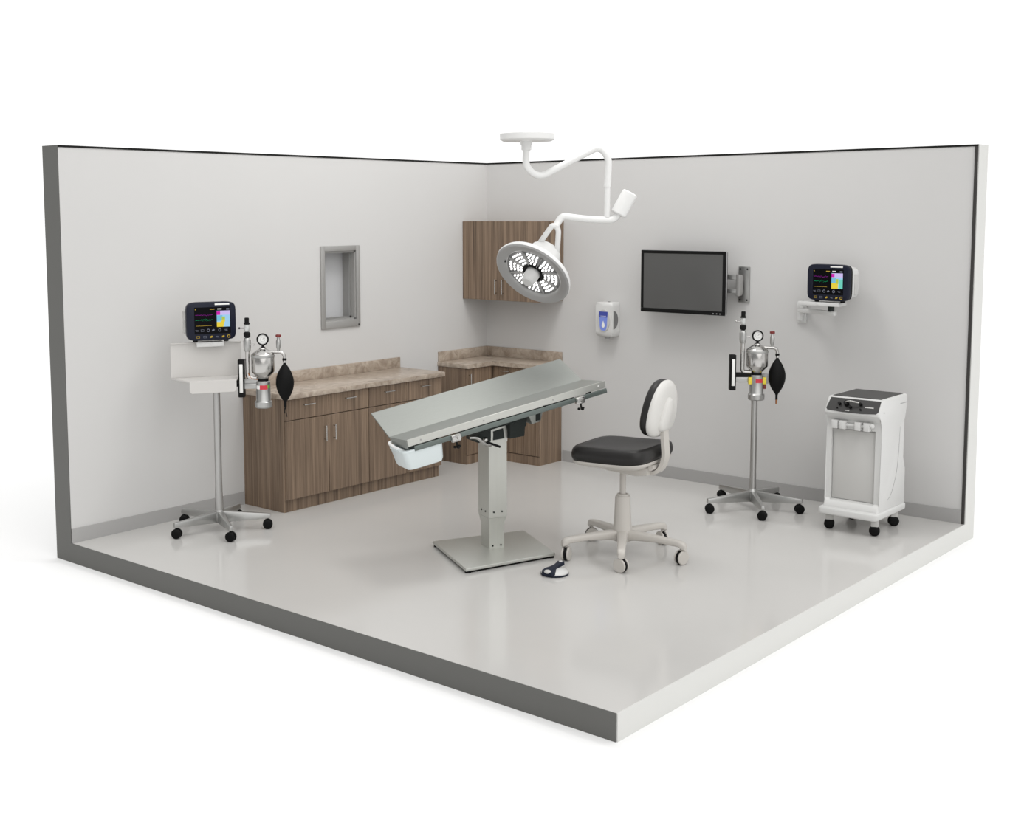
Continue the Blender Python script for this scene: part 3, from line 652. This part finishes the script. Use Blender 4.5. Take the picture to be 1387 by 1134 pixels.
# side rail and clamps
rl = MB().box(-.715, .688, YF - .018, YF - .004, WF - .078, WF - .047, .003, mtx=TM).build('side_rail', 'rail', t)
for u in (-.55, -.12, .22, .56): MB().box(u - .012, u + .012, YF - .010, YF + .02, WF - .060, WF - .040, .001, 1, mtx=TM).build('rail_spacer', 'black', t)
for u in (-.435, .475):
    c = MB().box(u - .032, u + .032, YF - .034, YF - .002, WF - .094, WF - .047, .006, mtx=TM)
    c.cyl(TM @ Vector((u - .018, YF - .034, WF - .07)), TM @ Vector((u - .018, YF - .042, WF - .07)), .012, n=16).cyl(TM @ Vector((u + .016, YF - .034, WF - .07)), TM @ Vector((u + .016, YF - .044, WF - .07)), .013, n=16)
    c = c.build('rail_clamp', 'chrome', t)
    kb = MB().cyl(TM @ Vector((u, YF - .022, WF - .094)), TM @ Vector((u, YF - .022, WF - .125)), .006, n=10)
    for q_ in range(3):
        a_ = 2 * PI * q_ / 3 + .4
        kb.sphere(TM @ Vector((u + .016 * math.cos(a_), YF - .022 + .016 * math.sin(a_), WF - .128)), .011, (1, 1, .8), 8)
    kb.build('clamp_knob', 'black', c)
# under-frame and tilt mechanism
MB().box(-.34, .50, -.20, -.16, -.075, -.028, .003, mtx=TM).box(-.34, .50, .08, .12, -.075, -.028, .003, mtx=TM).box(-.34, -.30, -.20, .12, -.075, -.03, .002, mtx=TM).box(.46, .50, -.20, .12, -.075, -.03, .002, mtx=TM).build('under_frame', 'dark', t)
MB().box(-.20, .10, -.15, .10, -.11, -.02, .006, mtx=TM).build('tilt_plate', 'dark', t)
MB().prism([(.075, .775), (.075, .950), (.20, .975), (.20, .855), (.185, .850), (.185, .785)], 'y', -.10, .05, .003).build('actuator_box', 'dark', t)
MB().prism([(.195, .93), (.225, .865), (.29, .878), (.305, .93), (.29, .985), (.20, .975)], 'y', -.13, .02, .008).build('pivot_housing', 'steel', t)
MB().hexa([(.252, -.134, .885), (.285, -.134, .892), (.285, -.125, .892), (.252, -.125, .885), (.252, -.134, .945), (.285, -.134, .950), (.285, -.125, .950), (.252, -.125, .945)]).build('housing_slot', 'dark', t)
MB().box(-.16, -.060, -.10, .08, .765, .905, .008).build('pivot_block', 'dark', t)
MB().tube([(-.26, -.19, .825), (-.21, -.195, .820), (-.17, -.185, .790), (-.13, -.17, .765), (-.095, -.155, .758)], [.010, .013], n=12).sphere((-.14, -.175, .80), .016).build('tilt_lever', 'chrome', t)
MB().cyl((-.135, -.165, .785), (-.03, -.165, .742), .008, n=10).build('tilt_handle', 'black', t)
# drain spout and tub at the low end
sp = TM @ Vector((U0 - .01, -.02, -.055)); sp2 = TM @ Vector((U0 - .03, YF + .03, -.05))
MB().tube([TM @ Vector((U0 + .02, -.03, -.026)), TM @ Vector((U0 - .025, -.05, -.026)), TM @ Vector((U0 - .032, -.15, -.034)), TM @ Vector((U0 - .015, -.24, -.045))], .010, n=12).build('drain_pipe', 'white', t)
MB().hexa([(U0 - .002, -.16, -.022), (U0 + .02, -.16, -.022), (U0 + .02, -.04, -.022), (U0 - .002, -.04, -.022), (U0 - .002, -.16, -.012), (U0 + .02, -.16, -.012), (U0 + .02, -.04, -.012), (U0 - .002, -.04, -.012)], 0, mtx=TM).build('drain_slot', 'black', t)
def tb(u0, u1, y0, y1, wv, wl=None):
    wl = wv if wl is None else wl
    P = []
    for (u, y_) in roundrect(u0, u1, y0, y1, .03): P.append(TM @ Vector((u, y_, wl + (wv - wl) * (u - u0) / (u1 - u0))))
    return P
def roundrect(x0, x1, y0, y1, r, n=5):
    P = []
    for cx_, cy_, a in ((x1 - r, y1 - r, 0), (x0 + r, y1 - r, PI / 2), (x0 + r, y0 + r, PI), (x1 - r, y0 + r, 3 * PI / 2)):
        for k in range(n + 1): P.append((cx_ + r * math.cos(a + k * PI / 2 / n), cy_ + r * math.sin(a + k * PI / 2 / n)))
    return P
m_ = MB()
m_.loft([tb(-.748, -.550, -.285, -.10, -.168), tb(-.768, -.533, -.297, -.085, -.162), tb(-.776, -.525, -.302, -.08, -.142), tb(-.790, -.515, -.308, -.07, -.045), tb(-.773, -.53, -.29, -.085, -.045), tb(-.755, -.545, -.28, -.10, -.150)])
tubo = m_.build('drain_tub', 'tub', t)
m_ = MB(); m_.loft([tb(-.793, -.511, -.311, -.066, -.05), tb(-.793, -.511, -.311, -.066, -.037), tb(-.773, -.53, -.29, -.085, -.037), tb(-.773, -.53, -.29, -.085, -.05), tb(-.793, -.511, -.311, -.066, -.05)], cap=False).build('tub_rim', 'tub', tubo)

# ------------------------------------------------------------------ foot pedal
t = thing('foot_pedal', 'small round white and navy foot pedal on the floor under the stool', 'foot pedal', (2.962, -2.915, 0), CA)
MB().lathe([(0, 0), (.084, 0), (.088, .004), (.088, .012), (0, .012)], n=48).build('base_ring', 'navy_dark', t)
MB().lathe([(0, .012), (.086, .012), (.085, .018), (.074, .028), (.048, .036), (.02, .039), (0, .040)], n=48).build('cover', 'plastic_white', t)
PR = RZ(math.radians(52))
half = ((-.090, .036, .030), (-.072, .050, .036), (-.045, .040, .046), (-.015, .022, .052), (.02, .017, .056), (.052, .022, .061), (.072, .027, .064), (.082, .020, .065))
rings = []
for x, w_, z in half: rings.append([(x, -w_, z - .018), (x, w_, z - .018), (x, w_ * .92, z), (x, 0, z + .004), (x, -w_ * .92, z)])
MB().loft(rings, PR).build('treadle', 'navy_dark', t, angle=30)
MB().sphere((0, 0, 0), .022, (.8, 1.1, .45), 10).build('toe_cap', 'recess', t).matrix_local = PR @ T(-.080, 0, .034) @ Matrix.Rotation(-.35, 4, 'Y')
MB().sphere((0, 0, 0), .012, (1, 1, .5), 8).build('stud', 'recess', t).matrix_local = PR @ T(.068, 0, .066)

# ------------------------------------------------------------------ stool with backrest
FA = math.radians(187)
t = thing('stool', 'cream swivel stool with black seat and white-shelled backrest, beside the steel table', 'stool', (3.040, -2.273, 0), FA)
angs = [math.radians(a) for a in (-121, -57.6, 8, 81.4, 154.9)]; rads = (.40, .405, .415, .40, .395)
MB().lathe([(0, .10), (.058, .10), (.066, .112), (.066, .14), (.062, .16), (.055, .26), (.050, .385), (.046, .400), (0, .400)], n=36).build('column_sleeve', 'cream', t)
MB().lathe([(0, .40), (.040, .40), (.038, .412), (.026, .414), (.026, .40)], n=24).cyl((0, 0, .4), (0, 0, .60), .0205, n=20).build('gas_lift', 'cream', t)
for a, rr_ in zip(angs, rads):
    q = RZ(a - FA)
    rings = []
    for u, wv, z0, z1 in ((.03, .036, .100, .172), (.10, .034, .112, .175), (.25, .029, .120, .165), (rr_ - .02, .026, .112, .155), (rr_ + .012, .026, .095, .148), (rr_ + .030, .018, .092, .132)):
        zc = (z0 + z1) / 2; hz = (z1 - z0) / 2
        rings.append([(u, wv * math.copysign(abs(math.cos(2 * PI * k / 20)) ** .6, math.cos(2 * PI * k / 20)), zc + hz * math.copysign(abs(math.sin(2 * PI * k / 20)) ** .6, math.sin(2 * PI * k / 20))) for k in range(20)])
    MB().loft(rings, q).build('leg', 'cream', t, angle=60)
    p = q @ Vector((rr_, 0, 0))
    caster(t, p.x, p.y, a - FA + random.uniform(.8, 1.4), .046, True, .11)
# seat: black cushion on a cream pan
def dish(x, y, z): return z
def seat_ring(s, z, drop=0):
    R_ = []
    for x, y, _ in superring(.272 * s, .275 * s, 0, 6.0, 56):
        zz = z + .018 * (x / .27) ** 2 * (1 if x < 0 else -.3) - .012 * (1 - (y / .26) ** 2) * (s < .9) + .010 * (x > .1) * 0
        R_.append((x + .008, y * (1.0 - .02 * (x / .27)), zz))
    return R_
cu = MB(); cu.loft([seat_ring(.90, .648), seat_ring(.965, .654), seat_ring(1.0, .676), seat_ring(1.0, .700), seat_ring(.975, .728), seat_ring(.92, .744), seat_ring(.80, .750), seat_ring(.5, .748), seat_ring(.15, .747)])
cu.build('seat_cushion', 'vinyl', t, angle=60)
pn = MB(); pn.loft([seat_ring(.70, .612), seat_ring(.90, .624), seat_ring(.965, .638), seat_ring(.965, .652), seat_ring(.85, .652)])
pn.build('seat_pan', 'cream', t, angle=60)
MB().prism([(.14, .622), (.08, .572), (-.13, .556), (-.21, .570), (-.22, .622)], 'y', -.085, .085, .010).build('tilt_mechanism', 'cream', t)
# back post: a flat strap that curls out from under the seat and up
pp = roundpath([(-.12, 0, .590), (-.255, 0, .575), (-.305, 0, .676), (-.285, 0, .896), (-.305, 0, 1.036)], .11, 8)
rings = []
for i, p in enumerate(pp):
    tdir = (pp[min(i + 1, len(pp) - 1)] - pp[max(i - 1, 0)]).normalized(); nrm = Vector((tdir.z, 0, -tdir.x))
    wv = .038
    th_ = .012
    rings.append([tuple(p + Vector((0, wv * a_, 0)) + nrm * th_ * b_) for a_, b_ in ((-1, -1), (1, -1), (1, 1), (-1, 1))])
MB().loft(rings).build('back_post', 'cream', t, angle=50)
MB().cyl((-.235, -.085, .622), (-.235, .085, .622), .018, n=16).build('adjust_knob', 'cream', t)
# backrest, egg-shaped, cushion in front and shell behind, leaning back slightly
BM = T(-.272, 0, 1.003) @ Matrix.Rotation(math.radians(-9), 4, 'Y')
def egg(s, x, k=1.0, n=48):
    P = []
    for i in range(n):
        a = 2 * PI * i / n; c_, s_ = math.cos(a), math.sin(a)
        z = .184 * s * math.copysign(abs(s_) ** .80, s_)
        v = z / .184
        wdt = .186 * s * (1 - .20 * v - .08 * v * v)
        P.append((x, wdt * math.copysign(abs(c_) ** (.80 if s_ > 0 else .62), c_), z))
    return P
MB().loft([egg(.80, .068), egg(.93, .060), egg(.99, .045), egg(1.0, .025), egg(.97, .008)], BM).build('back_cushion', 'vinyl', t, angle=60)
MB().loft([egg(.99, .010), egg(1.01, .002), egg(1.0, -.012), egg(.93, -.026), egg(.80, -.034), egg(.5, -.037), egg(.1, -.038)], BM).build('back_shell', 'shell', t, angle=60)
rb = []
for x, s in ((-.030, 1.0), (-.050, .94), (-.058, .8)):
    rb.append([(x, (.120 - .075 * (v + 1) / 2) * s * math.copysign(abs(math.cos(2 * PI * k / 28)) ** .6, math.cos(2 * PI * k / 28)), -.030 + .115 * s * v) for k in range(28) for v in (math.copysign(abs(math.sin(2 * PI * k / 28)) ** .7, math.sin(2 * PI * k / 28)),)])
MB().loft(rb, BM).build('shell_rib', 'shell', t, angle=60)

# ------------------------------------------------------------------ ceiling surgical lamp
U = .00503
t = thing('surgical_light', 'white ceiling-hung surgical light on a bent arm, above the steel table', 'surgical light', (2.236, -2.267, 2.735), CA)
def q(px, pz, y=0): return (px * U, y, pz * U)
MB().lathe([(0, .0), (.165, .0), (.186, .012), (.188, .050), (.175, .062), (.11, .070), (.06, .080), (0, .081)], T(0, 0, 0), 56).build('ceiling_flange', 'white', t)
MB().cyl(q(-1, 2), q(-1, -5), .040, n=28).cyl(q(-1, -4), q(-1, -12), .034, n=28, bev=.004).build('flange_socket', 'white', t)
p1 = roundpath([q(-1, -8), q(-2, -36), q(17, -49), q(98, -7), q(111, -23), q(109, -62)], .14, 8)
MB().tube(p1, .0238, n=20, smooth=0).build('upper_arm', 'white', t)
MB().cyl(q(109, -60), q(109, -103), .0205, n=20, bev=.002).build('drop_tube', 'white', t)
p2 = roundpath([q(128, -93), q(119, -107), q(85, -106), q(48, -101), q(42, -110), q(38.5, -116, -.02)], .10, 8)
MB().tube(p2, .0238, n=20, smooth=0).build('lower_arm', 'white', t)
MB().cyl(q(119.5, -104), q(127, -95), .016, n=18).build('spring_rod', 'white', t)
MB().cyl(q(124, -99.5, -.0), q(140.5, -69.5, .0), .055, n=36, bev=.008).build('counterweight', 'white', t)
nrm = Vector((-.481, -.583, -.654)).normalized()
hc = Vector(q(8.2, -179))
qq = nrm.to_track_quat('Z', 'Y').to_matrix().to_4x4()
HM = Matrix.Translation(hc) @ qq
# yoke
hub = hc - nrm * .135
def off(a, b, y=0): return Vector(q(a, b, y))
yk = MB()
hb = hc - nrm * .20
maj = Vector((.806, 0, -.592)); maj = (maj - nrm * maj.dot(nrm)).normalized()
ya = hb - maj * .075; yb = hb + maj * .085
yk.tube(roundpath([off(39, -114, -.02), off(34, -114, -.02), (off(29, -120, -.02) * .45 + ya * .55), ya], .05, 6), .0185, n=16, smooth=0)
yk.tube(roundpath([off(38, -112, -.02), off(43, -120, -.01), (off(44, -128, -.02) * .5 + yb * .5), yb], .05, 6), .0185, n=16, smooth=0)
yk.sphere(ya, .040, (1, 1, 1), 12).sphere(yb, .030, (1, 1, 1), 12)
yk.build('yoke', 'white', t)
hd = MB().lathe([(0, -.04), (.205, -.03), (.255, -.004), (.270, .012), (.279, .006), (.281, -.006), (.272, -.026), (.235, -.050), (.165, -.085), (.125, -.13), (.118, -.19), (.10, -.225), (.04, -.24), (0, -.241)], HM, 64).build('lamp_head', 'white', t)
MB().lathe([(.278, .008), (.268, .016), (.222, .010), (.205, .000), (.200, -.012), (.205, -.014), (.270, -.004), (.278, .008)], HM, 64).build('front_ring', 'lamp_grey', t)
lp = MB().lathe([(0, -.020), (.203, -.014), (.203, -.008), (.06, -.026), (0, -.026)], HM, 56).build('reflector', 'lamp_dark', t)
n_led = 0
secs = 8
for s_ in range(secs):
    for ri, (r_, cnt) in enumerate(((.092, 2), (.118, 3), (.146, 3), (.174, 4))):
        for k in range(cnt):
            a = 2 * PI * s_ / secs + (2 * PI / secs) * (.13 + .74 * (k + .5) / cnt)
            MB().lathe([(0, .007), (.005, .005), (.0076, 0), (.0076, -.006), (0, -.006)], HM @ T(r_ * math.cos(a), r_ * math.sin(a), -.004), 10).build('led', 'led', lp)
for s_ in range(secs):
    a = 2 * PI * s_ / secs
    m_ = MB().box(.075, .198, -.003, .003, -.016, .002, mtx=HM @ RZ(a)); m_.build('divider', 'lamp_grey', lp)
MB().lathe([(.075, -.02), (.079, .002), (.070, .006), (.060, .000), (.058, -.02)], HM, 40).build('handle_ring', 'black', t)
MB().lathe([(0, -.02), (.052, -.02), (.052, .035), (.044, .085), (.036, .092), (0, .094)], HM, 36).build('sterile_handle', 'plastic_white', t)
MB().box(-.010, .010, .207, .216, .004, .010, .001, 1, mtx=HM @ RZ(1.0)).build('ring_clip', 'dark', t)

# ------------------------------------------------------------------ light
wd = bpy.data.worlds.new('studio'); SC.world = wd; wd.use_nodes = True
nt = wd.node_tree; bg = nt.nodes['Background']
tc = nt.nodes.new('ShaderNodeTexCoord'); dp = nt.nodes.new('ShaderNodeVectorMath'); dp.operation = 'DOT_PRODUCT'
dp.inputs[1].default_value = (-.05, .74, .67)
nt.links.new(tc.outputs['Generated'], dp.inputs[0])
mr = nt.nodes.new('ShaderNodeMapRange'); mr.inputs['From Min'].default_value = -.75; mr.inputs['From Max'].default_value = .45
mr.inputs['To Min'].default_value = .22; mr.inputs['To Max'].default_value = 1.12
nt.links.new(dp.outputs['Value'], mr.inputs['Value']); nt.links.new(mr.outputs['Result'], bg.inputs['Strength'])
bg.inputs['Color'].default_value = (1, 1, .995, 1)

sun = bpy.data.lights.new('soft_sun', 'SUN'); sun.energy = 1.15; sun.angle = math.radians(70); sun.color = (1, .99, .975)
so = bpy.data.objects.new('soft_sun', sun); COL.objects.link(so)
so.rotation_euler = Vector((-.82, .66, -.80)).to_track_quat('-Z', 'Y').to_euler()
key = bpy.data.lights.new('room_light', 'AREA'); key.energy = 48; key.shape = 'DISK'; key.size = 1.2; key.color = (1, .985, .965)
ko = bpy.data.objects.new('room_light', key); COL.objects.link(ko); ko.location = (2.3, -2.2, 5.0)
ko.rotation_euler = Vector((-.25, .28, -1)).to_track_quat('-Z', 'Y').to_euler()

# ------------------------------------------------------------------ camera
F, YAW, PITCH, ROLL = 1679.41, 2.29215656, -.100403414, -.0043687
PX, PY = 609.948, 457.446
fw = Vector((math.cos(YAW) * math.cos(PITCH), math.sin(YAW) * math.cos(PITCH), math.sin(PITCH)))
r0 = Vector((math.sin(YAW), -math.cos(YAW), 0)); u0 = r0.cross(fw)
rx = r0 * math.cos(ROLL) + u0 * math.sin(ROLL); ux = u0 * math.cos(ROLL) - r0 * math.sin(ROLL)
cam = bpy.data.cameras.new('camera'); cam.sensor_width = 36; cam.lens = F * 36 / 1387
cam.shift_x = (1387 / 2 - PX) / 1387; cam.shift_y = (PY - 1134 / 2) / 1387
cam.clip_end = 500
cob = bpy.data.objects.new('camera', cam); COL.objects.link(cob); SC.camera = cob
mw = Matrix((rx, ux, -fw)).transposed().to_4x4(); mw.translation = Vector((7.47562, -9.02557, 2.25247)); cob.matrix_world = mw

vs = SC.view_settings; vs.view_transform = 'Standard'; vs.look = 'None'; vs.exposure = 0; vs.gamma = 1; vs.use_curve_mapping = False
